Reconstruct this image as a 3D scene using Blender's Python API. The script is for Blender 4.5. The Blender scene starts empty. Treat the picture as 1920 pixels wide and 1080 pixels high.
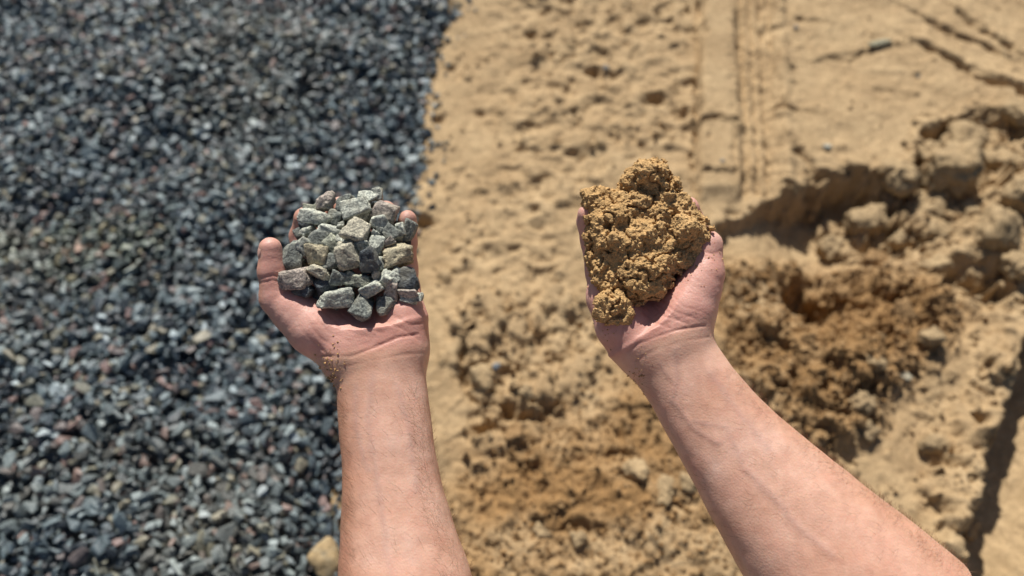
import bpy, bmesh, math, random
import numpy as np
from mathutils import Vector, Matrix, Quaternion

random.seed(7)
RS = np.random.RandomState(11)

# ------------------------------------------------------------------ camera, sky, sun, exposure
scene = bpy.context.scene
COL = scene.collection
W, H, FPX = 1920.0, 1080.0, 1400.0
PITCH = math.radians(58.0)
CAM = np.array([0.0, 0.0, 1.10])
FWD = np.array([0.0, math.cos(PITCH), -math.sin(PITCH)])
UPV = np.array([0.0, math.sin(PITCH), math.cos(PITCH)])
RGT = np.array([1.0, 0.0, 0.0])
D0 = 0.51                      # distance of the hands from the eye
S = D0 / FPX                   # metres per photo pixel at the hands

cam_data = bpy.data.cameras.new('camera')
cam = bpy.data.objects.new('camera', cam_data)
COL.objects.link(cam)
cam.location = CAM
cam.rotation_euler = (math.radians(90) - PITCH, 0, 0)
cam_data.sensor_width = 36.0
cam_data.lens = FPX / W * 36.0
cam_data.clip_start = 0.02
cam_data.clip_end = 2000.0
cam_data.dof.use_dof = True
cam_data.dof.focus_distance = 0.505
cam_data.dof.aperture_fstop = 4.0
scene.camera = cam

SUN_EL, SUN_AZ = math.radians(46.0), math.radians(-11.0)
to_sun = Vector((math.sin(SUN_AZ) * math.cos(SUN_EL), math.cos(SUN_AZ) * math.cos(SUN_EL), math.sin(SUN_EL)))
world = bpy.data.worlds.new('World')
scene.world = world
world.use_nodes = True
wn = world.node_tree
wbg = wn.nodes['Background']
sky = wn.nodes.new('ShaderNodeTexSky')
sky.sky_type = 'NISHITA'
sky.sun_disc = False
sky.sun_elevation = SUN_EL
sky.sun_rotation = SUN_AZ
wn.links.new(sky.outputs[0], wbg.inputs[0])
wbg.inputs[1].default_value = 0.05
sun_data = bpy.data.lights.new('sun', 'SUN')
sun_data.energy = 5.0
sun_data.angle = math.radians(0.55)
sun_data.color = (1.0, 0.95, 0.87)
sun = bpy.data.objects.new('sun', sun_data)
COL.objects.link(sun)
sun.rotation_euler = to_sun.to_track_quat('Z', 'Y').to_euler()
sun.location = (0, 0, 5)
scene.view_settings.view_transform = 'Standard'
scene.view_settings.look = 'None'
scene.view_settings.exposure = 0.30
scene.view_settings.gamma = 1.0
scene.view_settings.use_curve_mapping = False

# ------------------------------------------------------------------ helpers
def ground_pt(u, v, z=0.0):
    d = FWD + (u - 960) / FPX * RGT + (540 - v) / FPX * UPV
    t = (z - CAM[2]) / d[2]
    return CAM + d * t

def gxy(u, v):
    p = ground_pt(u, v)
    return (p[0], p[1])

def at(u, v, c):
    """point seen at photo pixel (u, v), c pixels nearer than the hands' distance"""
    d = D0 - c * S
    return CAM + d * (FWD + (u - 960) / FPX * RGT + (540 - v) / FPX * UPV)

def loc(u, v, c):
    """same point in the arm's own metric frame (right, down, towards the eye), unit = S metres"""
    k = (D0 - c * S) / D0
    return np.array([(u - 960) * k, (v - 540) * k, c])

def loc_to_world(P):
    P = np.asarray(P)
    return (CAM[None, :] + FWD[None, :] * (D0 - P[:, 2:3] * S) + RGT[None, :] * P[:, 0:1] * S
            - UPV[None, :] * P[:, 1:2] * S)

LAT = np.random.RandomState(3).rand(64, 64, 64).astype(np.float32)

def vnoise(x, y, z):
    xi, yi, zi = np.floor(x).astype(np.int64), np.floor(y).astype(np.int64), np.floor(z).astype(np.int64)
    fx, fy, fz = x - xi, y - yi, z - zi
    fx = fx * fx * (3 - 2 * fx); fy = fy * fy * (3 - 2 * fy); fz = fz * fz * (3 - 2 * fz)
    x0, y0, z0 = xi & 63, yi & 63, zi & 63
    x1, y1, z1 = (xi + 1) & 63, (yi + 1) & 63, (zi + 1) & 63
    a = LAT[x0, y0, z0] * (1 - fx) + LAT[x1, y0, z0] * fx
    b = LAT[x0, y1, z0] * (1 - fx) + LAT[x1, y1, z0] * fx
    c = LAT[x0, y0, z1] * (1 - fx) + LAT[x1, y0, z1] * fx
    d = LAT[x0, y1, z1] * (1 - fx) + LAT[x1, y1, z1] * fx
    return (a * (1 - fy) + b * fy) * (1 - fz) + (c * (1 - fy) + d * fy) * fz - 0.5

def fbm(x, y, z, octaves=4, gain=0.5):
    s, a, f = 0.0, 1.0, 1.0
    for i in range(octaves):
        s = s + a * vnoise(x * f + 13.7 * i, y * f + 5.3 * i, z * f + 9.1 * i)
        a *= gain; f *= 2.03
    return s

def ss(e0, e1, x):
    t = np.clip((x - e0) / (e1 - e0), 0, 1)
    return t * t * (3 - 2 * t)

def mesh_obj(name, verts, faces, mat, parent=None, smooth=True, tri=True):
    me = bpy.data.meshes.new(name)
    verts = np.ascontiguousarray(verts, dtype=np.float32)
    faces = np.ascontiguousarray(faces, dtype=np.int32)
    n = faces.shape[1]
    me.vertices.add(len(verts)); me.vertices.foreach_set('co', verts.ravel())
    me.loops.add(faces.size); me.loops.foreach_set('vertex_index', faces.ravel())
    me.polygons.add(len(faces))
    me.polygons.foreach_set('loop_start', np.arange(0, faces.size, n, dtype=np.int32))
    me.polygons.foreach_set('loop_total', np.full(len(faces), n, dtype=np.int32))
    me.polygons.foreach_set('use_smooth', np.full(len(faces), smooth, dtype=bool))
    me.update(calc_edges=True)
    if mat: me.materials.append(mat)
    o = bpy.data.objects.new(name, me)
    COL.objects.link(o)
    if parent: o.parent = parent
    return o

def fattr(o, name, vals):
    a = o.data.attributes.new(name, 'FLOAT', 'POINT')
    a.data.foreach_set('value', np.ascontiguousarray(vals, dtype=np.float32))

def tag(o, label=None, cat=None, group=None, kind=None):
    if label: o['label'] = label
    if cat: o['category'] = cat
    if group: o['group'] = group
    if kind: o['kind'] = kind
    return o

# ------------------------------------------------------------------ materials
def mat_new(name):
    m = bpy.data.materials.new(name)
    m.use_nodes = True
    nt = m.node_tree
    return m, nt, nt.nodes['Principled BSDF']

def N(nt, t, **kw):
    n = nt.nodes.new(t)
    for k, v in kw.items():
        if k in ('operation', 'blend_type', 'data_type', 'feature', 'attribute_name', 'distance', 'noise_dimensions'):
            setattr(n, k, v)
    return n

def L(nt, a, b): nt.links.new(a, b)

def noise(nt, vec, scale, detail=4, rough=0.55):
    n = nt.nodes.new('ShaderNodeTexNoise')
    n.inputs['Scale'].default_value = scale
    n.inputs['Detail'].default_value = detail
    n.inputs['Roughness'].default_value = rough
    if vec is not None: L(nt, vec, n.inputs['Vector'])
    return n

def ramp(nt, fac, stops, interp='LINEAR'):
    r = nt.nodes.new('ShaderNodeValToRGB')
    r.color_ramp.interpolation = interp
    el = r.color_ramp.elements
    while len(el) > 1: el.remove(el[0])
    el[0].position = stops[0][0]; el[0].color = tuple(stops[0][1]) + (1,)
    for p, c in stops[1:]:
        e = el.new(p); e.color = tuple(c) + (1,)
    L(nt, fac, r.inputs[0])
    return r

def mix(nt, fac, a, b, blend='MIX'):
    m = nt.nodes.new('ShaderNodeMix')
    m.data_type = 'RGBA'; m.blend_type = blend
    for s, i in ((fac, 0), (a, 6), (b, 7)):
        if isinstance(s, (int, float)): m.inputs[i].default_value = s
        elif isinstance(s, tuple): m.inputs[i].default_value = s + (1,)
        else: L(nt, s, m.inputs[i])
    return m.outputs[2]

def math_n(nt, op, a, b=None):
    m = nt.nodes.new('ShaderNodeMath'); m.operation = op
    for s, i in ((a, 0), (b, 1)):
        if s is None: continue
        if isinstance(s, (int, float)): m.inputs[i].default_value = s
        else: L(nt, s, m.inputs[i])
    return m.outputs[0]

def bump(nt, height, strength, dist, prev=None):
    b = nt.nodes.new('ShaderNodeBump')
    b.inputs['Strength'].default_value = strength
    b.inputs['Distance'].default_value = dist
    L(nt, height, b.inputs['Height'])
    if prev is not None: L(nt, prev, b.inputs['Normal'])
    return b.outputs[0]

def position(nt):
    g = nt.nodes.new('ShaderNodeNewGeometry')
    return g.outputs['Position']

def objcoord(nt):
    g = nt.nodes.new('ShaderNodeTexCoord')
    return g.outputs['Object']

def attr(nt, name):
    a = nt.nodes.new('ShaderNodeAttribute'); a.attribute_name = name
    return a.outputs['Fac']

def voronoi(nt, vec, scale):
    v = nt.nodes.new('ShaderNodeTexVoronoi')
    v.inputs['Scale'].default_value = scale
    L(nt, vec, v.inputs['Vector'])
    return v

def sand_material(name, dry_a, dry_b, damp_c, grain_scale, grain_amt, bump_d):
    m, nt, b = mat_new(name)
    p = position(nt)
    n1 = noise(nt, p, 9, 5)
    n2 = noise(nt, p, 70, 4, 0.65)
    base = ramp(nt, n1.outputs[0], [(0.3, dry_a), (0.7, dry_b)]).outputs[0]
    d = attr(nt, 'damp')
    base = mix(nt, d, base, damp_c)
    f2 = ramp(nt, n2.outputs[0], [(0.3, (0.82, 0.80, 0.77)), (0.7, (1.14, 1.14, 1.15))]).outputs[0]
    base = mix(nt, 1.0, base, f2, 'MULTIPLY')
    vo = voronoi(nt, p, grain_scale)
    sep = nt.nodes.new('ShaderNodeSeparateColor'); L(nt, vo.outputs['Color'], sep.inputs[0])
    g = ramp(nt, sep.outputs[0], [(0.0, (0.45, 0.42, 0.40)), (0.10, (0.80, 0.78, 0.74)), (0.5, (1.0, 1.0, 1.0)), (0.85, (1.12, 1.12, 1.1)), (0.97, (1.45, 1.45, 1.45))]).outputs[0]
    base = mix(nt, grain_amt, base, mix(nt, 1.0, base, g, 'MULTIPLY'))
    L(nt, base, b.inputs['Base Color'])
    b.inputs['Roughness'].default_value = 0.92
    b.inputs['Specular IOR Level'].default_value = 0.25
    nb = bump(nt, n2.outputs[0], 0.5, bump_d * 4)
    nb = bump(nt, vo.outputs['Distance'], 0.7, bump_d, nb)
    L(nt, nb, b.inputs['Normal'])
    return m

M_SAND = sand_material('sand', (0.36, 0.252, 0.138), (0.455, 0.332, 0.190), (0.28, 0.166, 0.070), 420, 0.5, 0.0016)
M_CLOD = sand_material('sand_clod', (0.32, 0.235, 0.135), (0.41, 0.30, 0.17), (0.255, 0.148, 0.062), 420, 0.5, 0.0016)
M_HANDSAND = sand_material('moist_sand', (0.43, 0.268, 0.115), (0.52, 0.34, 0.158), (0.37, 0.215, 0.085), 1150, 0.9, 0.0006)

GRAVEL_STOPS = [(0.0, (0.030, 0.037, 0.043)), (0.14, (0.075, 0.096, 0.105)), (0.28, (0.13, 0.165, 0.172)), (0.42, (0.047, 0.062, 0.073)),
                (0.55, (0.235, 0.278, 0.275)), (0.64, (0.095, 0.122, 0.13)), (0.74, (0.165, 0.16, 0.12)), (0.80, (0.12, 0.098, 0.092)),
                (0.85, (0.115, 0.145, 0.152)), (0.90, (0.20, 0.132, 0.115)), (0.935, (0.24, 0.215, 0.155)), (0.96, (0.34, 0.39, 0.395))]

DUST_AT = tuple(ground_pt(190, 480))          # a dusty tan patch in the gravel
def gravel_material():
    m, nt, b = mat_new('gravel_stone')
    p = position(nt)
    oi = nt.nodes.new('ShaderNodeObjectInfo')
    r = math_n(nt, 'FRACT', math_n(nt, 'ADD', attr(nt, 'rnd'), oi.outputs['Random']))
    base = ramp(nt, r, GRAVEL_STOPS, 'CONSTANT').outputs[0]
    n1 = noise(nt, p, 160, 5, 0.7)
    base = mix(nt, 1.0, base, ramp(nt, n1.outputs[0], [(0.3, (0.6, 0.62, 0.64)), (0.7, (1.35, 1.35, 1.32))]).outputs[0], 'MULTIPLY')
    n2 = noise(nt, p, 2.2, 2)
    base = mix(nt, math_n(nt, 'MULTIPLY', ramp(nt, n2.outputs[0], [(0.52, (0, 0, 0)), (0.66, (1, 1, 1))]).outputs[0], 0.25), base, (0.23, 0.20, 0.125))
    base = mix(nt, 1.0, base, (1.04, 1.07, 1.13), 'MULTIPLY')
    sub = nt.nodes.new('ShaderNodeVectorMath'); sub.operation = 'SUBTRACT'; L(nt, p, sub.inputs[0]); sub.inputs[1].default_value = DUST_AT
    scl = nt.nodes.new('ShaderNodeVectorMath'); scl.operation = 'MULTIPLY'; L(nt, sub.outputs[0], scl.inputs[0]); scl.inputs[1].default_value = (2.6, 5.5, 0.0)
    ln = nt.nodes.new('ShaderNodeVectorMath'); ln.operation = 'LENGTH'; L(nt, scl.outputs[0], ln.inputs[0])
    nd = noise(nt, p, 14, 3)
    dm = math_n(nt, 'ADD', ln.outputs['Value'], math_n(nt, 'MULTIPLY', nd.outputs[0], 0.9))
    dm = ramp(nt, dm, [(0.55, (1, 1, 1)), (1.0, (0, 0, 0))]).outputs[0]
    base = mix(nt, math_n(nt, 'MULTIPLY', dm, 0.5), base, mix(nt, 1.0, base, (1.75, 1.45, 0.85), 'MULTIPLY'))
    L(nt, base, b.inputs['Base Color'])
    b.inputs['Roughness'].default_value = 0.42
    b.inputs['Specular IOR Level'].default_value = 0.5
    L(nt, bump(nt, n1.outputs[0], 0.6, 0.003), b.inputs['Normal'])
    return m
M_GRAVEL = gravel_material()

def gravel_base_material():
    m, nt, b = mat_new('gravel_ground')
    p = position(nt)
    vo = voronoi(nt, p, 45)
    sep = nt.nodes.new('ShaderNodeSeparateColor'); L(nt, vo.outputs['Color'], sep.inputs[0])
    base = ramp(nt, sep.outputs[0], GRAVEL_STOPS, 'CONSTANT').outputs[0]
    L(nt, base, b.inputs['Base Color'])
    b.inputs['Roughness'].default_value = 0.8
    L(nt, bump(nt, math_n(nt, 'SUBTRACT', 1.0, vo.outputs['Distance']), 1.0, 0.02), b.inputs['Normal'])
    return m
M_GBASE = gravel_base_material()

def rock_material(name, dust=0.5, speck=0.6):
    m, nt, b = mat_new(name)
    p = objcoord(nt)
    oi = nt.nodes.new('ShaderNodeObjectInfo')
    off = nt.nodes.new('ShaderNodeVectorMath'); off.operation = 'ADD'
    L(nt, p, off.inputs[0])
    cmb = nt.nodes.new('ShaderNodeCombineXYZ')
    L(nt, oi.outputs['Random'], cmb.inputs[0]); L(nt, math_n(nt, 'MULTIPLY', oi.outputs['Random'], 7.3), cmb.inputs[1])
    L(nt, cmb.outputs[0], off.inputs[1])
    p = off.outputs[0]
    n1 = noise(nt, p, 170, 6, 0.68)
    n2 = noise(nt, p, 620, 4, 0.7)
    base = mix(nt, 1.0, oi.outputs['Color'], ramp(nt, n1.outputs[0], [(0.28, (0.42, 0.45, 0.47)), (0.5, (0.95, 0.95, 0.95)), (0.72, (1.45, 1.43, 1.38))]).outputs[0], 'MULTIPLY')
    base = mix(nt, speck, base, mix(nt, 1.0, base, ramp(nt, n2.outputs[0], [(0.33, (0.35, 0.36, 0.40)), (0.5, (1, 1, 1)), (0.68, (1.7, 1.7, 1.65))]).outputs[0], 'MULTIPLY'))
    n3 = noise(nt, p, 75, 3)
    base = mix(nt, math_n(nt, 'MULTIPLY', ramp(nt, n3.outputs[0], [(0.5, (0, 0, 0)), (0.68, (1, 1, 1))]).outputs[0], dust), base, (0.42, 0.39, 0.29))
    L(nt, base, b.inputs['Base Color'])
    b.inputs['Roughness'].default_value = 0.75
    b.inputs['Specular IOR Level'].default_value = 0.35
    nb = bump(nt, n1.outputs[0], 0.9, 0.0030)
    nb = bump(nt, n2.outputs[0], 0.6, 0.0007, nb)
    L(nt, nb, b.inputs['Normal'])
    return m
M_ROCK = rock_material('crushed_granite', 0.35, 1.0)
M_YROCK = rock_material('ochre_rock', 0.3, 0.3)

def skin_material():
    m, nt, b = mat_new('skin')
    p = objcoord(nt)
    palm = attr(nt, 'palm')
    n1 = noise(nt, p, 28, 4, 0.6)
    n2 = noise(nt, p, 150, 4, 0.6)
    n3 = noise(nt, p, 900, 3, 0.6)
    arm = ramp(nt, n1.outputs[0], [(0.3, (0.60, 0.34, 0.242)), (0.55, (0.695, 0.43, 0.325)), (0.75, (0.74, 0.50, 0.40))]).outputs[0]
    plm = ramp(nt, n1.outputs[0], [(0.3, (0.58, 0.285, 0.23)), (0.55, (0.65, 0.35, 0.29)), (0.75, (0.70, 0.43, 0.36))]).outputs[0]
    base = mix(nt, palm, arm, plm)
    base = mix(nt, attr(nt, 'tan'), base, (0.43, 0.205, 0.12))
    base = mix(nt, attr(nt, 'vein'), base, (0.45, 0.30, 0.27))
    base = mix(nt, 1.0, base, ramp(nt, n2.outputs[0], [(0.3, (0.90, 0.87, 0.86)), (0.7, (1.06, 1.07, 1.07))]).outputs[0], 'MULTIPLY')
    base = mix(nt, math_n(nt, 'MULTIPLY', attr(nt, 'crease'), 0.5), base, (0.36, 0.13, 0.10))
    n4 = noise(nt, p, 330, 2, 0.5)
    base = mix(nt, math_n(nt, 'MULTIPLY', ramp(nt, n4.outputs[0], [(0.64, (0, 0, 0)), (0.72, (1, 1, 1))]).outputs[0], 0.16), base, (0.42, 0.21, 0.13))
    n5 = noise(nt, p, 60, 3, 0.6)
    base = mix(nt, math_n(nt, 'MULTIPLY', ramp(nt, n5.outputs[0], [(0.5, (0, 0, 0)), (0.72, (1, 1, 1))]).outputs[0], 0.28), base, (0.62, 0.30, 0.22))
    dn = math_n(nt, 'MULTIPLY', attr(nt, 'dirt'), ramp(nt, n2.outputs[0], [(0.35, (0.2, 0.2, 0.2)), (0.65, (1, 1, 1))]).outputs[0])
    base = mix(nt, dn, base, (0.22, 0.15, 0.10))
    L(nt, base, b.inputs['Base Color'])
    b.inputs['Subsurface Weight'].default_value = 0.25
    b.inputs['Subsurface Radius'].default_value = (1.0, 0.35, 0.2)
    b.inputs['Subsurface Scale'].default_value = 0.0035
    b.inputs['Roughness'].default_value = 0.52
    b.inputs['Specular IOR Level'].default_value = 0.42
    wv = nt.nodes.new('ShaderNodeTexVoronoi'); wv.inputs['Scale'].default_value = 700
    L(nt, p, wv.inputs['Vector'])
    nb = bump(nt, n2.outputs[0], 0.12, 0.0008)
    nb = bump(nt, wv.outputs['Distance'], 0.25, 0.0004, nb)
    nb = bump(nt, n3.outputs[0], 0.25, 0.0004, nb)
    L(nt, nb, b.inputs['Normal'])
    return m
M_SKIN = skin_material()

def plain(name, col, rough):
    m, nt, b = mat_new(name)
    p = objcoord(nt)
    n = noise(nt, p, 300, 3)
    L(nt, mix(nt, 1.0, col, ramp(nt, n.outputs[0], [(0.3, (0.85, 0.85, 0.85)), (0.7, (1.1, 1.1, 1.1))]).outputs[0], 'MULTIPLY'), b.inputs['Base Color'])
    b.inputs['Roughness'].default_value = rough
    return m
M_NAIL = plain('nail', (0.60, 0.36, 0.29), 0.35)
M_HAIR = plain('arm_hair', (0.16, 0.085, 0.045), 0.5)

# ------------------------------------------------------------------ sand ground
def axis(lo, hi, step, far):
    core = np.arange(lo, hi + step * 0.5, step)
    out, s, x = [], step, hi
    while x < far:
        s *= 1.22; x += s; out.append(x)
    out2, s, x = [], step, lo
    while x > -far:
        s *= 1.22; x -= s; out2.append(x)
    return np.concatenate([np.array(out2[::-1]), core, np.array(out)])

STEP = 0.0034
gx = axis(-0.30, 1.42, STEP, 300.0)
gy = axis(0.10, 1.62, STEP, 300.0)
GX, GY = np.meshgrid(gx, gy, indexing='ij')
cx = np.clip(GX, -4, 6); cy = np.clip(GY, -4, 8)

def poly(pts):
    return np.array([gxy(u, v) for u, v in pts])

def poly_sd(X, Y, P):
    """signed distance to a polygon, negative inside"""
    d = np.full(X.shape, 1e9); inside = np.zeros(X.shape, bool)
    n = len(P)
    for i in range(n):
        a, b = P[i], P[(i + 1) % n]
        ex, ey = b - a
        t = np.clip(((X - a[0]) * ex + (Y - a[1]) * ey) / (ex * ex + ey * ey + 1e-12), 0, 1)
        d = np.minimum(d, np.hypot(X - a[0] - t * ex, Y - a[1] - t * ey))
        c = ((a[1] > Y) != (b[1] > Y)) & (X < (b[0] - a[0]) * (Y - a[1]) / (b[1] - a[1] + 1e-12) + a[0])
        inside ^= c
    return np.where(inside, -d, d)

def line_d(X, Y, P):
    d = np.full(X.shape, 1e9)
    for a, b in zip(P[:-1], P[1:]):
        ex, ey = b - a
        t = np.clip(((X - a[0]) * ex + (Y - a[1]) * ey) / (ex * ex + ey * ey + 1e-12), 0, 1)
        d = np.minimum(d, np.hypot(X - a[0] - t * ex, Y - a[1] - t * ey))
    return d

wx = fbm(cx * 14, cy * 14, 0 * cx + 2.2, 4) * 0.035
wy = fbm(cx * 14 + 31, cy * 14 + 7, 0 * cx + 5.1, 4) * 0.035
QX, QY = cx + wx, cy + wy                       # warped coordinates: ragged edges
wx2 = fbm(cx * 60, cy * 60, 0 * cx + 8.2, 3) * 0.010
wy2 = fbm(cx * 60 + 31, cy * 60 + 7, 0 * cx + 1.1, 3) * 0.010
RX, RY = cx + wx2, cy + wy2

def mask(pts, soft=0.04, warp=True):
    sd = poly_sd(QX if warp else RX, QY if warp else RY, poly(pts))
    return ss(soft, -soft, sd), sd

Z0 = 0 * cx
HT = fbm(cx * 1.7, cy * 1.7, Z0, 3) * 0.022 + fbm(cx * 7, cy * 7, Z0 + 4, 3) * 0.010
HT += fbm(cx * 45, cy * 45, Z0 + 7, 4, 0.65) * 0.0045
DAMP = np.zeros_like(HT)

# pitted, trampled strip beside the gravel
m_pock, _ = mask([(930, -60), (1320, -60), (1315, 430), (1110, 430), (1090, 650), (850, 660), (800, 400), (880, 330)], 0.06)
m_mid, _ = mask([(1000, -60), (1300, -60), (1300, 200), (1220, 420), (1060, 420), (1050, 640), (880, 640), (860, 470), (960, 380), (960, 120)], 0.08)
r1 = 1 - 2 * np.abs(fbm(RX * 17, RY * 21, Z0 + 3, 4, 0.55))
HT += (0.2 + 0.5 * m_mid) * m_pock * ((ss(0.25, 0.95, r1)) * 0.014 - 0.006 + fbm(cx * 24, cy * 28, Z0 + 1, 4, 0.6) * 0.020)

# dug-out hollow with an overhanging-looking crust edge
LOW = [(1230, 470), (1300, 440), (1375, 410), (1480, 352), (1590, 312), (1690, 322), (1725, 240), (1830, 200), (1960, 222), (2500, 230), (2500, 620),
       (1820, 640), (1560, 640), (1300, 560)]
sdL = poly_sd(RX, RY, poly(LOW))
edge = line_d(RX, RY, poly(LOW[:10]))
inside = ss(0.010, -0.022, sdL + fbm(cx * 40, cy * 40, Z0 + 80, 3, 0.6) * 0.030)
HT -= inside * ((0.022 + 0.066 * ss(gxy(1390, 390)[0], gxy(1530, 340)[0], cx)) * (1 - 0.62 * ss(gxy(1670, 290)[0], gxy(1760, 250)[0], cx)) * ss(0.46, 0.02, edge) + 0.010)
HT += (1 - inside) * 0.008 * ss(0.05, 0.0, edge) * fbm(cx * 40, cy * 40, Z0 + 12, 3)

# damp crumbled spill and damp foreground
m_d1, _ = mask([(1320, 520), (1400, 490), (1500, 470), (1640, 480), (1760, 530), (1810, 600), (1700, 700), (1640, 780), (1540, 850), (1380, 700)], 0.07)
m_d2, _ = mask([(840, 900), (960, 810), (1060, 745), (1190, 690), (1290, 800), (1400, 1080), (1500, 1350), (780, 1350)], 0.09)
DAMP = np.maximum(DAMP, np.maximum(m_d1, m_d2) * np.clip(0.80 + fbm(cx * 9, cy * 9, Z0 + 21, 4, 0.6) * 1.5, 0, 1))
def billow(f, z0, n, g=0.6):
    s, a = 0.0, 1.0
    for i in range(n):
        s = s + a * np.abs(vnoise(RX * f + 7 * i, RY * f * 1.15, Z0 + z0 + i)) * 2; a *= g; f *= 2.1
    return s
HT += m_d1 * (fbm(cx * 9, cy * 9, Z0 + 30, 2, 0.6) * 0.06 + billow(19, 31, 4, 0.62) * 0.032)
HT += m_d2 * (fbm(cx * 9, cy * 9, Z0 + 33, 2, 0.6) * 0.025 + billow(24, 35, 4, 0.62) * 0.015)
pit = poly([(1545, 545)])[0]
HT -= 0.070 * np.exp(-(((RX - pit[0]) / 0.058) ** 2 + ((RY - pit[1]) / 0.05) ** 2) ** 1.5)
pit = poly([(1850, 535)])[0]
HT -= 0.075 * np.exp(-(((RX - pit[0]) / 0.085) ** 2 + ((RY - pit[1]) / 0.045) ** 2) ** 1.5)
pit = poly([(1720, 450)])[0]
HT -= 0.040 * np.exp(-(((RX - pit[0]) / 0.05) ** 2 + ((RY - pit[1]) / 0.03) ** 2) ** 1.5)

# broken crust in the middle
m_b, _ = mask([(860, 560), (1090, 540), (1150, 690), (1040, 770), (960, 850), (870, 800)], 0.05)
cell = fbm(RX * 10, RY * 12, Z0 + 44, 3)
HT += m_b * (np.floor((cell + 0.6) * 6) / 6 - 0.6) * 0.045

# right-hand plate with its rut
RUT = [(1990, 540), (1915, 640), (1862, 800), (1815, 960), (1775, 1090), (1700, 1350)]
dr = line_d(QX * 0.5 + RX * 0.5, QY * 0.5 + RY * 0.5, poly(RUT))
right = poly_sd(QX * 0.5 + RX * 0.5, QY * 0.5 + RY * 0.5, poly(RUT + [(2600, 1350), (2600, 540)]))
HT -= np.where(right < 0, ss(-0.002, 0.008, dr) * (0.090 * ss(0.26, 0.05, dr) + 0.008), 0)
HT += np.where(right >= 0, 0.014 * ss(0.06, 0.0, dr), 0)

# wheel track: a pressed slab and a ribbed rut side by side, running away from the eye
def xline(u0, u1):
    a, b = np.array(gxy(u0, -60)), np.array(gxy(u1, 400))
    return a[0] + (cy - a[1]) / (b[1] - a[1]) * (b[0] - a[0]) + wx2 * 0.2
xa, xb, xc, xd = xline(1318, 1306), xline(1376, 1388), xline(1440, 1462), xline(1462, 1484)
on = ss(gxy(1400, 385)[1], gxy(1400, 350)[1], cy)
slab = ss(-0.004, 0.004, cx - xa) * ss(0.004, -0.004, cx - xb) * on
rut = ss(-0.004, 0.008, cx - xb) * ss(0.006, -0.006, cx - xc) * on
lipb = np.exp(-((cx - xd) / 0.012) ** 2) * on
HT = HT * (1 - 0.7 * slab) + slab * 0.013
HT += rut * (-0.011 + 0.005 * np.sin((cx - xb) / np.maximum(xc - xb, 0.01) * 2 * math.pi * 3.5) + 0.004 * fbm(cx * 60, cy * 25, Z0 + 66, 3))
HT += lipb * (0.008 + 0.010 * fbm(cx * 30, cy * 30, Z0 + 68, 3))
# cracks
NC = fbm(cx * 35, cy * 35, Z0 + 90, 2)
def crack(pts, depth, width, lip=0.0, side=None):
    global HT
    P = poly(pts)
    d = line_d(QX * 0.35 + RX * 0.65, QY * 0.35 + RY * 0.65, P)
    e = P[-1] - P[0]
    far = np.sign((RX - P[0][0]) * e[1] - (RY - P[0][1]) * e[0]) * (-1 if e[0] > 0 else 1)
    if abs(e[1]) > abs(e[0]) * 2: far = np.sign(RX - P[0][0] - (RY - P[0][1]) / e[1] * e[0])
    w = width * np.clip(0.8 + NC * 2.2, 0.25, 1.6)
    HT -= depth * np.exp(-(d / w) ** 2)
    HT += depth * 0.5 * np.where(far > 0, np.exp(-d / 0.045), 0)
crack([(1318, -60), (1316, 60), (1308, 150), (1304, 260), (1308, 400)], 0.016, 0.006, 0.003)
crack([(1306, 234), (1345, 232), (1382, 236)], 0.016, 0.004, 0.002)
crack([(1308, 332), (1350, 330), (1392, 326)], 0.016, 0.004, 0.002)
crack([(1378, -60), (1376, 120), (1380, 330)], 0.006, 0.014, 0.001)
crack([(1452, -60), (1448, 120), (1452, 300)], 0.009, 0.018, 0.001)
crack([(1735, 75), (1790, 105), (1850, 140), (1925, 168), (1990, 190)], 0.022, 0.007, 0.006)
crack([(1725, 15), (1780, 50), (1830, 68), (1880, 92)], 0.013, 0.005, 0.004)
crack([(1800, 12), (1840, 55), (1900, 85)], 0.018, 0.006, 0.004)
crack([(1455, 198), (1485, 205), (1530, 210)], 0.007, 0.004, 0.001)
crack([(1500, 30), (1545, 38)], 0.009, 0.004, 0.002)
crack([(1560, 100), (1600, 108), (1640, 85)], 0.014, 0.006, 0.004)
crack([(1650, 165), (1710, 168)], 0.004, 0.004, 0.001)
crack([(1500, 280), (1525, 305), (1540, 325)], 0.016, 0.005, 0.003)
crack([(868, 640), (872, 720), (905, 755), (950, 760)], 0.028, 0.010, 0.004)
crack([(905, 800), (960, 810), (1000, 760)], 0.020, 0.009, 0.003)
band = ss(0.012, 0.0, np.abs(line_d(RX, RY, poly([(1414, -60), (1412, 120), (1418, 330)])) - 0.0) - 0.028)
HT += band * fbm(cx * 30, cy * 90, Z0 + 50, 3) * 0.006
# holes poked in the crust
for (u, v, r, dep) in [(1232, 180, .017, .026), (1275, 207, .018, .020), (792, 412, .020, .028), (900, 205, .010, .012), (820, 215, .016, .014), (1112, 128, .014, .018),
                       (1125, 160, .012, .014), (978, 280, .011, .012), (1290, 12, .012, .020), (995, 60, .010, .010), (1375, 400, .012, .01), (1020, 20, .012, .010),
                       (1260, 255, .010, .012), (1205, 268, .010, .012), (1050, 265, .010, .008), (845, 118, .012, .012), (1075, 210, .008, .01), (1330, 265, .007, .008),
                       (1490, 128, .006, .008), (1725, 135, .008, .006), (1468, 200, .010, .012)]:
    p = gxy(u, v)
    q = ((RX - p[0]) / r) ** 2 + ((RY - p[1]) / (r * 0.8)) ** 2
    HT -= dep * np.exp(-q ** 1.6)

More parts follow.
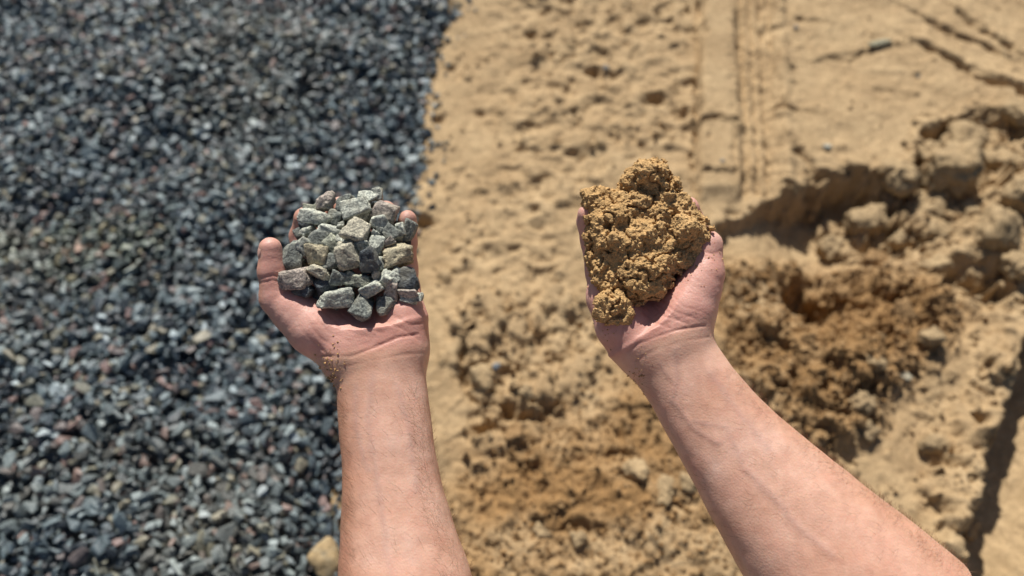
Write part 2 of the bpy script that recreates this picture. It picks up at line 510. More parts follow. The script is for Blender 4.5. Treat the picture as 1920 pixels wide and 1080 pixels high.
# lumps pressed into or lying in the surface
def in_poly(pts, n, seed):
    P = poly(pts); rs = np.random.RandomState(seed)
    out = []
    lo, hi = P.min(0), P.max(0)
    while len(out) < n:
        c = lo + rs.rand(n, 2) * (hi - lo)
        sd = poly_sd(c[:, 0], c[:, 1], P)
        out += [tuple(q) for q in c[sd < 0]]
    return out[:n]

def stamp(x, y, r, h, asp, ang, sharp, mode='max'):
    R = r * max(asp, 1) * 1.5
    i0, i1 = np.searchsorted(gx, [x - R, x + R]); j0, j1 = np.searchsorted(gy, [y - R, y + R])
    if i1 - i0 < 2 or j1 - j0 < 2: return
    X = RX[i0:i1, j0:j1] - x; Y = RY[i0:i1, j0:j1] - y
    c, s = math.cos(ang), math.sin(ang)
    q = ((X * c + Y * s) / (r * asp)) ** 2 + ((-X * s + Y * c) / r) ** 2
    q = np.maximum(q * (1 + (NA if r > 0.012 else NB)[i0:i1, j0:j1] * 1.6), 0)
    b = np.clip(1 - q ** sharp, 0, 1) ** 0.5
    sub = HT[i0:i1, j0:j1]
    base = np.median(sub)
    cand = np.minimum(base, sub + h * 0.5) + b * h
    HT[i0:i1, j0:j1] = np.where(b > 0, np.maximum(sub, cand), sub)

NA = fbm(cx * 70, cy * 70, Z0 + 71, 3, 0.6); NB = fbm(cx * 190, cy * 190, Z0 + 75, 2, 0.6)
def stamps(pts, n, seed, r0, r1, hk, power=2.0):
    rs = np.random.RandomState(seed + 100)
    for (x, y) in in_poly(pts, n, seed):
        r = r0 + (r1 - r0) * rs.rand() ** power
        stamp(x, y, r, r * hk * (0.5 + rs.rand()), 0.8 + rs.rand() * 0.8, rs.rand() * 3.1, 1.0 + rs.rand() * 1.5)

D1P = [(1330, 510), (1500, 470), (1640, 480), (1770, 540), (1810, 610), (1700, 700), (1640, 780), (1540, 850), (1380, 700)]
D2P = [(850, 900), (960, 820), (1060, 750), (1190, 690), (1290, 800), (1400, 1080), (1450, 1250), (800, 1250)]
RUBP = [(1540, 360), (1700, 325), (1760, 250), (1920, 215), (2250, 240), (2250, 600), (1820, 600), (1650, 500)]
PLATEP = [(1560, 860), (1700, 690), (1850, 600), (1900, 640), (1850, 850), (1780, 1070), (1700, 1150), (1500, 1000)]
_m, _ = mask(RUBP, 0.05)
HT += _m * (billow(10, 52, 3, 0.45) * 0.042 - 0.005)
stamps(RUBP, 100, 1, 0.012, 0.034, 0.8)
stamps(RUBP, 260, 2, 0.005, 0.014, 0.8)
stamps(D1P, 700, 3, 0.0035, 0.016, 0.8, 3.0)
stamps(D2P, 420, 4, 0.003, 0.012, 0.6, 3.0)
stamps(PLATEP, 60, 5, 0.004, 0.014, 0.6, 3.0)
stamps([(860, 560), (1100, 560), (1150, 690), (1040, 770), (960, 850), (870, 800)], 70, 6, 0.005, 0.028, 0.5, 1.6)
stamps([(930, -60), (1320, -60), (1315, 430), (1110, 430), (1090, 650), (850, 660), (800, 400)], 240, 7, 0.003, 0.014, 0.6, 2.0)
stamps([(1460, -40), (1960, -40), (1960, 190), (1700, 230), (1480, 340)], 160, 8, 0.0025, 0.008, 0.5, 3.0)
ridge = [(1905, 620), (1855, 790), (1815, 920), (1770, 1070)]
rs_ = np.random.RandomState(9)
for k in range(130):
    t = rs_.rand() * 2.999; i = int(t); f = t - i
    u = ridge[i][0] * (1 - f) + ridge[i + 1][0] * f - abs(rs_.randn()) * 22 - 4
    v = ridge[i][1] * (1 - f) + ridge[i + 1][1] * f
    p = gxy(u, v); r = 0.005 + 0.013 * rs_.rand() ** 2
    stamp(p[0], p[1], r, r * 1.0, 0.8 + rs_.rand() * 0.6, rs_.rand() * 3, 1.3)
# rim of the dug-out hollow
rim = [(1300, 430), (1480, 345), (1590, 305), (1690, 315), (1725, 235), (1830, 195), (1960, 215)]
for k in range(110):
    t = rs_.rand() * 5.999; i = int(t); f = t - i
    u = rim[i][0] * (1 - f) + rim[i + 1][0] * f; v = rim[i][1] * (1 - f) + rim[i + 1][1] * f + rs_.rand() * 22 - 6
    p = gxy(u, v); r = 0.004 + 0.012 * rs_.rand() ** 2
    stamp(p[0], p[1], r, r * 0.8, 0.8 + rs_.rand() * 0.6, rs_.rand() * 3, 1.3)
fine = np.maximum(m_d1, m_d2)
HT += fine * fbm(cx * 120, cy * 120, Z0 + 60, 3, 0.6) * 0.005

def sand_height(x, y):
    i = int(np.clip(np.searchsorted(gx, x), 0, len(gx) - 1)); j = int(np.clip(np.searchsorted(gy, y), 0, len(gy) - 1))
    return float(HT[i, j])

# gravel/sand boundary (x as a function of y)
BND = np.array(sorted([(gxy(u, v)[1], gxy(u, v)[0]) for u, v in
               [(852, -40), (840, 40), (838, 100), (806, 180), (788, 240), (792, 340), (770, 480), (730, 700), (668, 950), (628, 1085)]]))
def bnd_x(y):
    y = np.asarray(y, float)
    b = np.interp(y, BND[:, 0], BND[:, 1])
    b = np.where(y > BND[-1, 0], BND[-1, 1] + (y - BND[-1, 0]) * -0.02, b)
    return b + fbm(y * 9, 0 * y, 0 * y + 2, 4, 0.6) * 0.055
under = ss(0.02, -0.05, GX - bnd_x(GY))
HT -= under * 0.03

nx, ny = len(gx), len(gy)
idx = np.arange(nx * ny).reshape(nx, ny)
quads = np.stack([idx[:-1, :-1], idx[1:, :-1], idx[1:, 1:], idx[:-1, 1:]], -1).reshape(-1, 4)
core = ss(0.25, 0.32, GX) * ss(1.5, 1.35, GX) * ss(0.0, 0.1, GY) * ss(1.7, 1.55, GY)      # rough the steep faces sideways too
DX = core * fbm(cx * 38, cy * 38, HT * 55, 3, 0.6) * 0.006; DY = core * fbm(cx * 38 + 17, cy * 38, HT * 55 + 7, 3, 0.6) * 0.006
ground = mesh_obj('sand_ground', np.stack([GX + DX, GY + DY, HT], -1).reshape(-1, 3), quads, M_SAND)
fattr(ground, 'damp', DAMP.ravel())
tag(ground, 'tan sandy ground with wheel tracks, cracks and crumbled damp patches', kind='structure')

# ------------------------------------------------------------------ gravel bed
def gravel_h(x, y):
    x = np.asarray(x, float); y = np.asarray(y, float)
    z = fbm(x * 4.2 + 3, y * 4.2, 0 * x + 17, 3) * 0.060 + fbm(x * 12, y * 12, 0 * x + 19, 2) * 0.022 + 0.030
    e = ss(0.0, 0.10, bnd_x(y) - x)
    return z * e - 0.012 * (1 - e)

by = axis(0.0, 2.2, 0.03, 250.0)
bt = np.concatenate([np.linspace(0, 2.0, 80), 2.0 + np.cumsum(0.03 * 1.25 ** np.arange(36))])
BT, BY = np.meshgrid(bt, by, indexing='ij')
BX = bnd_x(np.clip(BY, -5, 8)) - BT
BZ = gravel_h(np.clip(BX, -6, 6), np.clip(BY, -5, 8)) - 0.010
n1, n2 = BT.shape
idx = np.arange(n1 * n2).reshape(n1, n2)
quads = np.stack([idx[:-1, :-1], idx[:-1, 1:], idx[1:, 1:], idx[1:, :-1]], -1).reshape(-1, 4)
bed = mesh_obj('gravel_bed', np.stack([BX, BY, BZ], -1).reshape(-1, 3), quads, M_GBASE)
tag(bed, 'bed of crushed grey gravel spread along the sand', kind='structure')

def hull_proto(rs, npts):
    d = rs.randn(npts, 3); d /= np.linalg.norm(d, axis=1)[:, None]
    d = np.sign(d) * np.abs(d) ** 0.75
    d *= np.array([1.08, 0.58 + 0.22 * rs.rand(), 0.36 + 0.22 * rs.rand()]) * 0.5
    bm = bmesh.new()
    for p in d: bm.verts.new(p)
    r = bmesh.ops.convex_hull(bm, input=bm.verts[:])
    for v in [v for v in bm.verts if not v.link_faces]: bm.verts.remove(v)
    bmesh.ops.triangulate(bm, faces=bm.faces[:])
    bm.verts.index_update()
    V = np.array([v.co[:] for v in bm.verts]); Fc = np.array([[l.vert.index for l in f.loops] for f in bm.faces])
    bm.free()
    return V, Fc
prs = np.random.RandomState(5)
PROTO = [hull_proto(prs, 10 + k % 5) for k in range(28)]

def rand_rot(rs, tilt):
    """random turn about the vertical, tilted by up to about `tilt`"""
    a = rs.rand() * 2 * math.pi
    q = Quaternion((0, 0, 1), a)
    t = Quaternion((math.cos(b := rs.rand() * 6.283), math.sin(b), 0), rs.randn() * tilt)
    r = Quaternion((1, 0, 0), rs.randn() * tilt * 1.3)
    return t @ q @ r

grs = np.random.RandomState(21)
stones = []
for layer in range(2):
    sp = 0.0116 if layer == 1 else 0.0128
    y = -0.15 if layer else 0.1
    while y < 1.95:
        x = -1.62
        while x < 0.2:
            px = x + grs.randn() * sp * 0.45; py = y + grs.randn() * sp * 0.45
            dens = 1.0 if (-1.5 < px) else 0.75
            if px < float(bnd_x(py)) + (0.004 if layer else -0.01) and grs.rand() < dens:
                size = 0.0160 * math.exp(np.clip(grs.randn(), -2, 2.0) * 0.28)
                stones.append([px, py, layer, size])
            x += sp
        y += sp
st = np.array(stones)
extra = []                                                   # a few strays on the sand
for k in range(170):
    y = 0.2 + grs.rand() * 1.6
    extra.append([float(bnd_x(y)) + abs(grs.randn()) * 0.020, y, 2, 0.006 + 0.010 * grs.rand() ** 1.5])
st = np.concatenate([st, np.array(extra)])
zz = gravel_h(st[:, 0], st[:, 1])
zz = np.where(st[:, 2] == 1, zz + 0.001 + grs.rand(len(st)) * 0.011, zz - 0.007)
for i in np.where(st[:, 2] == 2)[0]:
    zz[i] = sand_height(st[i, 0], st[i, 1]) + st[i, 3] * 0.2
# which stones show largest in the picture, clear of the arm
rel = np.stack([st[:, 0], st[:, 1], zz], -1) - CAM
dep = rel @ FWD
pu = 960 + FPX * (rel @ RGT) / dep; pv = 540 - FPX * (rel @ UPV) / dep
vis = (st[:, 2] == 1) & (pu > 12) & (pu < 610) & (pv > 520) & (pv < 1068) & (zz > gravel_h(st[:, 0], st[:, 1]) + 0.0065)
score = np.where(vis, st[:, 3] / dep, 0)
big = set(np.argsort(-score)[:300].tolist())

V_all, F_all, R_all, off = [], [], [], 0
proto_mesh = {}
for i in range(len(st)):
    k = grs.randint(len(PROTO)); V, Fc = PROTO[k]
    q = rand_rot(grs, 0.55)
    if i in big:
        if k not in proto_mesh:
            o = mesh_obj('stone', V, Fc, M_GRAVEL, bed, smooth=False); proto_mesh[k] = o.data
        else:
            o = bpy.data.objects.new('stone', proto_mesh[k]); COL.objects.link(o); o.parent = bed
        o.location = (st[i, 0], st[i, 1], zz[i]); o.rotation_mode = 'QUATERNION'; o.rotation_quaternion = q
        o.scale = (st[i, 3] * 1.15,) * 3
        continue
    M = np.array(q.to_matrix())
    P = (V * st[i, 3] * 1.15) @ M.T + np.array([st[i, 0], st[i, 1], zz[i]])
    V_all.append(P); F_all.append(Fc + off); off += len(V); R_all.append(np.full(len(V), grs.rand()))
mass = mesh_obj('loose_gravel', np.concatenate(V_all), np.concatenate(F_all), M_GRAVEL, bed, smooth=False)
fattr(mass, 'rnd', np.concatenate(R_all))
mass['kind'] = 'stuff'

# ------------------------------------------------------------------ faceted rocks and clods
def ico(sub):
    bm = bmesh.new(); bmesh.ops.create_icosphere(bm, subdivisions=sub, radius=1.0)
    bm.verts.index_update()
    V = np.array([v.co[:] for v in bm.verts]); Fc = np.array([[l.vert.index for l in f.loops] for f in bm.faces]); bm.free()
    return V / np.linalg.norm(V, axis=1)[:, None], Fc
ICO4, ICO3, ICO2 = ico(5), ico(4), ico(3)

def facet_rock(rs, ext, nplanes=11, sharp=26.0, rough=0.05, rough_scale=3.0, box=0.5, icos=None):
    """polyhedral stone: unit directions cut by random planes, half extents ext"""
    D, Fc = icos or ICO3
    nrm = rs.randn(nplanes, 3); nrm /= np.linalg.norm(nrm, axis=1)[:, None]
    axes = np.concatenate([np.eye(3), -np.eye(3)]) + rs.randn(6, 3) * 0.22
    axes /= np.linalg.norm(axes, axis=1)[:, None]
    nrm = np.concatenate([axes, nrm]); dd = np.concatenate([np.full(6, 0.80) + rs.rand(6) * 0.14, 0.80 + rs.rand(nplanes) * 0.25 + (0.1 if box > 0.4 else 0)])
    k = D @ nrm.T
    inv = np.maximum(k, 1e-3) / dd[None, :]
    r = 1.0 / (np.sum(inv ** sharp, axis=1) ** (1.0 / sharp))
    o = rs.rand(3) * 40
    q = D * rough_scale + o
    r = r * (1 + fbm(q[:, 0], q[:, 1], q[:, 2], 4, 0.6) * rough * 2.2)
    P = D * r[:, None]
    mx = np.abs(P).max(0)
    return P / mx * np.array(ext), Fc

# ochre rock lying at the gravel's edge
p = ground_pt(606, 1048, 0.03)
yr = np.random.RandomState(4)
V, Fc = facet_rock(yr, (0.025, 0.029, 0.020), 7, 9, 0.06, 1.6)
o = mesh_obj('rock', V, Fc, M_YROCK)
o.location = (p[0] + 0.004, p[1], 0.040); o.rotation_euler = (0.2, 0.25, -0.5); o.color = (0.38, 0.275, 0.145, 1)
tag(o, 'smooth ochre yellow rock on the gravel beside the left forearm', 'rock')

# pebbles lying on the sand
PEB = [(1652, 78, 0.030, 0.0075, 0.30, (0.34, 0.32, 0.22), 'long flat greenish pebble on the smooth sand, upper right'),
       (1493, 50, 0.006, 0.005, 0.3, (0.17, 0.18, 0.19), 'tiny blue grey pebble on the sand near the top edge'),
       (1728, 134, 0.007, 0.005, 0.1, (0.18, 0.17, 0.15), 'small dark pebble below the long greenish pebble'),
       (931, 690, 0.008, 0.006, 0.4, (0.17, 0.20, 0.235), 'small blue chip on the broken crust between the arms'),
       (1550, 277, 0.009, 0.007, 0.0, (0.42, 0.41, 0.34), 'small pale pebble on the rim of the dug hollow'),
       (1135, 128, 0.008, 0.006, 0.7, (0.13, 0.13, 0.13), 'small dark pebble in the trampled sand, upper middle'),
       (1350, 315, 0.005, 0.004, 0.2, (0.18, 0.185, 0.19), 'tiny grey pebble in the wheel track right of the sand handful'),
       (1690, 715, 0.010, 0.008, 0.4, (0.38, 0.33, 0.24), 'pale pebble half sunk in the damp spill by the right forearm')]
for i, (u, v, a, b_, ang, c, lab) in enumerate(PEB):
    x, y = gxy(u, v)
    V, Fc = facet_rock(np.random.RandomState(60 + i), (a, b_, b_ * 0.75), 8, 12, 0.04, 2.0, icos=ICO2)
    o = mesh_obj('pebble', V, Fc, M_ROCK)
    o.location = (x, y, sand_height(x, y) + b_ * 0.45); o.rotation_euler = (0, 0, ang); o.color = c + (1,)
    tag(o, lab, 'pebble')

# sand clods big enough to lift
CLODS = [(1862, 442, 62, 52, 0.7, 'large rounded pale sand clod at the right edge, in the rubble'),
         (1690, 330, 62, 42, 0.6, 'sand clod just below the crust rim of the dug hollow'),
         (1640, 385, 60, 40, 0.5, 'rough sand clod leftmost in the rubble below the crust rim'),
         (1790, 320, 85, 60, 0.45, 'broad flat crusted sand clod, largest in the rubble on the right'),
         (1770, 415, 42, 34, 0.6, 'pointed sand clod between the rubble and the dark pit'),
         (1885, 300, 50, 45, 0.6, 'grey sand clod against the right edge of the picture'),
         (1700, 430, 36, 26, 0.6, 'small sand clod on the slope above the dark pit'),
         (1905, 215, 40, 34, 0.6, 'sand clod in the upper corner of the rubble, right edge'),
         (1585, 425, 44, 34, 0.6, 'sand clod on the smooth slope below the crust rim, nearest the sand handful'),
         (1655, 470, 40, 30, 0.6, 'sand clod at the foot of the rubble above the damp spill'),
         (1748, 372, 52, 44, 0.6, 'crusted sand clod in the middle of the rubble'),
         (1832, 385, 44, 36, 0.6, 'sand clod just above the large rounded pale clod'),
         (1902, 375, 46, 40, 0.6, 'sand clod at the right edge above the large rounded pale clod'),
         (1815, 252, 56, 40, 0.5, 'low crusted sand clod below the long diagonal cracks'),
         (1752, 282, 40, 32, 0.6, 'sand clod between the crust rim and the broad flat clod'),
         (1905, 505, 44, 34, 0.6, 'shaded sand clod at the right edge beside the dark pit'),
         (1760, 490, 42, 30, 0.6, 'sand clod on the near lip of the rubble, left of the dark pit'),
         (1600, 520, 30, 24, 0.7, 'brown damp clod beside the pit in the spill'),
         (1690, 590, 34, 28, 0.7, 'damp clod on the far side of the crumbled spill'),
         (1730, 650, 36, 22, 0.5, 'flat pale clod where the spill meets the smooth plate'),
         (1612, 705, 46, 30, 0.6, 'dark sided clod standing in the spill near the right forearm'),
         (1600, 770, 40, 32, 0.6, 'grey clod close against the right forearm'),
         (1625, 815, 30, 24, 0.6, 'small grey clod below its larger neighbour, by the right forearm'),
         (1740, 838, 46, 22, 0.5, 'long low clod on the plate left of the rut'),
         (905, 716, 46, 40, 0.55, 'broken crust clod right of the left forearm, largest there'),
         (985, 745, 30, 20, 0.6, 'small clod beside the broken crust clod'),
         (965, 825, 34, 30, 0.6, 'clod on the edge of the damp foreground by the left forearm'),
         (1190, 893, 34, 32, 0.7, 'grey clod in the damp foreground between the forearms'),
         (1240, 930, 34, 40, 0.7, 'upright grey clod next to the right forearm, foreground'),
         (1285, 915, 28, 26, 0.7, 'small clod almost touching the right forearm, foreground'),
         (1085, 1015, 30, 22, 0.6, 'low clod near the bottom edge between the forearms'),
         (1020, 1000, 34, 24, 0.6, 'flat clod near the bottom edge, nearer the left forearm'),
         (1870, 960, 34, 30, 0.6, 'clod on the floor of the rut, lower right corner')]
for i, (u, v, w, h, zt, lab) in enumerate(CLODS):
    x, y = gxy(u, v)
    zc = sand_height(x, y)
    k = np.linalg.norm(ground_pt(u, v) - CAM) / FPX
    a, b_ = w * k * 0.60, h * k * 0.74
    V, Fc = facet_rock(np.random.RandomState(200 + i), (a, b_, min(a, b_) * (0.55 + zt * 0.5)), 9, 9, 0.15, 2.4, icos=ICO3)
    V = V * (1 + (fbm(V[:, 0] * 130, V[:, 1] * 130, V[:, 2] * 130, 3, 0.6) * 0.30)[:, None])
    o = mesh_obj('sand_clod', V, Fc, M_CLOD)
    o.location = (x, y, zc + min(a, b_) * 0.22); o.rotation_euler = (RS.randn() * 0.2, RS.randn() * 0.2, RS.randn() * 0.4)
    fattr(o, 'damp', np.full(len(V), 0.75 if 'damp' in lab and 'grey' not in lab and 'pale' not in lab else 0.0))
    tag(o, lab, 'sand clod', 'clods lying on the sand')

# loose crumbs strewn over the damp sand: nobody could count them
def crumbs(name, polys, label, seed):
    rs = np.random.RandomState(seed); Vs, Fs, Ds, off = [], [], [], 0
    for pts, n, r0, r1, dmp in polys:
        for (x, y) in in_poly(pts, n, rs.randint(9999)):
            if x < float(bnd_x(y)) + 0.01: continue
            V, Fc = PROTO[rs.randint(len(PROTO))]
            r = r0 + (r1 - r0) * rs.rand() ** 3
            M = np.array(rand_rot(rs, 0.8).to_matrix())
            V = V * (1 + rs.rand(len(V), 1) * 0.35)
            Vs.append((V * r * 1.7 * np.array([0.75, 1, 1.2])) @ M.T + np.array([x, y, sand_height(x, y) + r * 0.35]))
            Fs.append(Fc + off); off += len(V); Ds.append(np.full(len(V), dmp * (0.6 + 0.4 * rs.rand())))
    o = mesh_obj(name, np.concatenate(Vs), np.concatenate(Fs), M_SAND, smooth=False)
    fattr(o, 'damp', np.concatenate(Ds))
    tag(o, label, 'sand crumbs', kind='stuff')
crumbs('sand_crumbs', [(D1P, 2400, 0.0025, 0.009, 1.0), (D2P, 2200, 0.002, 0.007, 1.0), (RUBP, 500, 0.004, 0.014, 0.1), (PLATEP, 130, 0.002, 0.008, 0.1),
       ([(860, 560), (1100, 560), (1150, 690), (1040, 770), (960, 850), (870, 800)], 220, 0.003, 0.011, 0.1),
       ([(850, -60), (1320, -60), (1315, 430), (1110, 430), (1090, 650), (850, 660), (800, 400)], 260, 0.002, 0.009, 0.0),
       ([(1460, -40), (1960, -40), (1960, 190), (1700, 230), (1480, 340)], 160, 0.002, 0.006, 0.0)],
       'loose damp sand crumbs strewn over the ground around the right arm', 31)

# ------------------------------------------------------------------ distance fields for arms and the sand handful
class Field:
    def __init__(self, lo, hi, h):
        self.lo = np.array(lo, float); self.h = h
        self.n = np.ceil((np.array(hi, float) - self.lo) / h).astype(int) + 1
        self.F = np.full(self.n, 60.0, np.float32)
    def window(self, lo, hi):
        i0 = np.clip(np.floor((np.array(lo) - self.lo) / self.h).astype(int), 0, self.n)
        i1 = np.clip(np.ceil((np.array(hi) - self.lo) / self.h).astype(int) + 1, 0, self.n)
        ax = [(self.lo[a] + np.arange(i0[a], i1[a]) * self.h).astype(np.float32) for a in range(3)]
        return tuple(slice(i0[a], i1[a]) for a in range(3)), ax[0][:, None, None], ax[1][None, :, None], ax[2][None, None, :]
    def blend(self, sl, d, k):
        a = self.F[sl]
        if k <= 0: self.F[sl] = np.minimum(a, d); return
        hh = np.maximum(k - np.abs(a - d), 0) / k
        self.F[sl] = np.minimum(a, d) - hh * hh * k * 0.25
    def cone(self, p, q, r0, r1, k):
        p, q = np.array(p, float), np.array(q, float)
        R = max(r0, r1) + k + 3 * self.h
        sl, X, Y, Z = self.window(np.minimum(p, q) - R, np.maximum(p, q) + R)
        e = q - p; ee = e @ e + 1e-9
        t = np.clip(((X - p[0]) * e[0] + (Y - p[1]) * e[1] + (Z - p[2]) * e[2]) / ee, 0, 1)
        d = np.sqrt((X - p[0] - t * e[0]) ** 2 + (Y - p[1] - t * e[1]) ** 2 + (Z - p[2] - t * e[2]) ** 2) - (r0 + (r1 - r0) * t)
        self.blend(sl, d, k)
    def chain(self, pts, k_in, k_first):
        """pts: (u, v, c, r) in photo pixels"""
        for i in range(len(pts) - 1):
            a, b = pts[i], pts[i + 1]
            self.cone(loc(*a[:3]), loc(*b[:3]), a[3], b[3], k_first if i == 0 else k_in)
    def ball(self, c, r, k, sq=(1, 1, 1)):
        c = np.array(c, float); sq = np.array(sq, float)
        R = r * sq.max() + k + 2 * self.h
        sl, X, Y, Z = self.window(c - R, c + R)
        d = (np.sqrt(((X - c[0]) / sq[0]) ** 2 + ((Y - c[1]) / sq[1]) ** 2 + ((Z - c[2]) / sq[2]) ** 2) - r)
        self.blend(sl, d, k)
    def mesh(self):
        F = self.F; s = F < 0
        c = np.zeros(tuple(np.array(F.shape) - 1), np.int8)
        for i in (0, 1):
            for j in (0, 1):
                for k in (0, 1):
                    c += s[i:i + c.shape[0], j:j + c.shape[1], k:k + c.shape[2]]
        act = (c > 0) & (c < 8)
        I = np.argwhere(act)
        vid = np.full(act.shape, -1, np.int32); vid[act] = np.arange(len(I))
        acc = np.zeros((len(I), 3)); cnt = np.zeros(len(I))
        corners = [(i, j, k) for i in (0, 1) for j in (0, 1) for k in (0, 1)]
        val = {q: F[I[:, 0] + q[0], I[:, 1] + q[1], I[:, 2] + q[2]] for q in corners}
        for a in corners:
            for ax in range(3):
                if a[ax] == 0:
                    b = list(a); b[ax] = 1; b = tuple(b)
                    fa, fb = val[a], val[b]
                    m = (fa < 0) != (fb < 0)
                    t = fa[m] / (fa[m] - fb[m])
                    P = np.tile(np.array(a, float), (m.sum(), 1)); P[:, ax] += t
                    acc[m] += P; cnt[m] += 1
        V = self.lo + (I + acc / cnt[:, None]) * self.h
        faces = []
        for ax in range(3):
            o1, o2 = (ax + 1) % 3, (ax + 2) % 3
            sl0 = [slice(None)] * 3; sl1 = [slice(None)] * 3
            sl0[ax] = slice(0, -1); sl1[ax] = slice(1, None)
            ch = s[tuple(sl0)] != s[tuple(sl1)]
            E = np.argwhere(ch)
            E = E[(E[:, o1] > 0) & (E[:, o2] > 0) & (E[:, o1] < F.shape[o1] - 1) & (E[:, o2] < F.shape[o2] - 1)]
            flip = s[E[:, 0], E[:, 1], E[:, 2]]
            def g(d1, d2):
                Q = E.copy(); Q[:, o1] -= d1; Q[:, o2] -= d2
                return vid[Q[:, 0], Q[:, 1], Q[:, 2]]
            q = np.stack([g(0, 0), g(1, 0), g(1, 1), g(0, 1)], -1)
            q[~flip] = q[~flip][:, ::-1]
            faces.append(q)
        return V, np.concatenate(faces)

def vert_normals(V, Fq):
    n = np.cross(V[Fq[:, 2]] - V[Fq[:, 0]], V[Fq[:, 3]] - V[Fq[:, 1]])
    N_ = np.zeros_like(V)
    for k in range(4):
        for a in range(3): N_[:, a] += np.bincount(Fq[:, k], n[:, a], len(V))
    return N_ / (np.linalg.norm(N_, axis=1)[:, None] + 1e-12)

def sweep(fld, left, right, thick, cc, k):
    """forearm: outline given by its two edges in photo pixels; thick = half thickness / half width along it"""
    Lp = np.array(left, float) - [960, 540]; Rp = np.array(right, float) - [960, 540]
    kk = 1 - (cc[0] + (cc[1] - cc[0]) * np.linspace(0, 1, len(Lp)) ** 1.2) * S / D0
    Lp = Lp * kk[:, None]; Rp = Rp * kk[:, None]
    A = (Lp[0] + Rp[0]) / 2; B = (Lp[-1] + Rp[-1]) / 2
    d = (B - A) / np.linalg.norm(B - A); nrm = np.array([d[1], -d[0]])
    if nrm[0] < 0: nrm = -nrm
    Lt, Ln = (Lp - A) @ d, (Lp - A) @ nrm
    Rt, Rn = (Rp - A) @ d, (Rp - A) @ nrm
    T = np.linalg.norm(B - A)
    ts = np.linspace(-40, T + 40, 240)
    ker = np.hanning(33); ker /= ker.sum()
    def sm(x): return np.convolve(np.pad(x, 16, mode='reflect', reflect_type='odd'), ker, 'valid')
    l = sm(np.interp(ts, Lt, Ln)); r = sm(np.interp(ts, Rt, Rn))
    th = np.interp(ts / T, [0, 0.25, 1], thick)
    sl, X, Y, Z = fld.window(fld.lo, fld.lo + fld.n * fld.h)
    t = (X - A[0]) * d[0] + (Y - A[1]) * d[1]
    n = (X - A[0]) * nrm[0] + (Y - A[1]) * nrm[1]
    ctr = np.interp(t, ts, (l + r) / 2).astype(np.float32); hw = np.interp(t, ts, (r - l) / 2).astype(np.float32)
    ht = hw * np.interp(t, ts, th).astype(np.float32)
    cz = np.interp(t / T, [0, 1], cc).astype(np.float32)
    dd = ((((np.abs(n - ctr) / hw) ** 2.3 + (np.abs(Z - cz) / ht) ** 2.3) ** (1 / 2.3)) - 1) * np.minimum(hw, ht)
    dd = np.maximum(dd, np.maximum(-30 - t, t - T))
    fld.blend(sl, dd.astype(np.float32), k)
    return A, d, nrm, T, (lambda q: np.interp(q, ts, l)), (lambda q: np.interp(q, ts, r))

person = bpy.data.objects.new('person', None)
COL.objects.link(person)
person.location = (0, 0, 0)
tag(person, 'person reaching out two bare forearms with cupped palms up', 'person')

def poly2(pts): return [np.array(q, float) for q in pts]

def finish_arm(fld, label, palm_fn, creases, tan_fn, dirt_fn, veins):
    V, Fq = fld.mesh()
    Nn = vert_normals(V, Fq)
    k = D0 / (D0 - V[:, 2] * S)
    U, Vv = V[:, 0] * k + 960, V[:, 1] * k + 540             # photo pixel of every vertex
    face = ss(0.0, 0.35, Nn[:, 2])
    cr = np.zeros(len(V)); dis = np.zeros(len(V)); vein = np.zeros(len(V))
    wob = fbm(V[:, 0] / 22, V[:, 1] / 22, V[:, 2] / 22, 2) * 6
    for pts, dep, wid in creases:
        d = line_d(U + wob, Vv + wob[::-1] * 0, poly2(pts))
        wid = wid * 0.85; dep = dep * 0.75
        g = np.exp(-(d / wid) ** 2) * face * np.clip(0.75 + 1.4 * fbm(U / 40, Vv / 40, 0 * U, 2), 0.1, 1)
        dis -= dep * g; cr = np.maximum(cr, g * min(1, dep / 2.2))
    for pts, hgt, wid in veins:
        d = line_d(U + wob, Vv, poly2(pts))
        g = np.exp(-(d / wid) ** 2) * face
        dis += hgt * 0.45 * g; vein = np.maximum(vein, g)
    dis += fbm(V[:, 0] / 45, V[:, 1] / 45, V[:, 2] / 45, 2) * 2.0
    palm = palm_fn(U, Vv)
    # fine wrinkles of the palm
    dis += palm * fbm(V[:, 0] / 10, V[:, 1] / 6, V[:, 2] / 8, 2) * 0.5
    V = V + Nn * dis[:, None]
    o = mesh_obj('arm', loc_to_world(V), Fq[:, ::1], M_SKIN, person)
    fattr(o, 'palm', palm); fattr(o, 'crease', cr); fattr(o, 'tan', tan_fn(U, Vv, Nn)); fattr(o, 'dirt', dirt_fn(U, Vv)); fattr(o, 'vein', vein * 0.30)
    o['label'] = label
    return o, V, Nn, U, Vv

VOX = 2.5
# ---- left arm: gravel in the hand
fl = Field((-500, -185, -190), (-40, 790, 260), VOX)
left_edge = [(628, 640), (625, 690), (631, 730), (634, 800), (640, 870), (640, 950), (634, 1080), (632, 1200), (640, 1330)]
right_edge = [(795, 640), (797, 690), (802, 740), (812, 830), (828, 910), (850, 985), (884, 1080), (905, 1200), (905, 1330)]
axL = sweep(fl, left_edge, right_edge, (0.66, 0.74, 0.86), (-6, 115), 0)
fl.chain([(655, 662, -4, 46), (580, 500, -85, 34)], 10, 30)
fl.chain([(692, 662, -8, 48), (628, 480, -105, 36)], 10, 30)
fl.chain([(728, 662, -8, 48), (690, 480, -105, 34)], 10, 30)
fl.chain([(752, 658, -4, 42), (752, 505, -85, 32)], 10, 30)
fl.chain([(757, 645, 0, 36), (756, 590, -8, 37), (757, 540, -50, 30)], 20, 26)          # heel, little finger side
fl.chain([(650, 660, -2, 44), (590, 618, 0, 44), (552, 582, -4, 42)], 24, 30)           # ball of the thumb
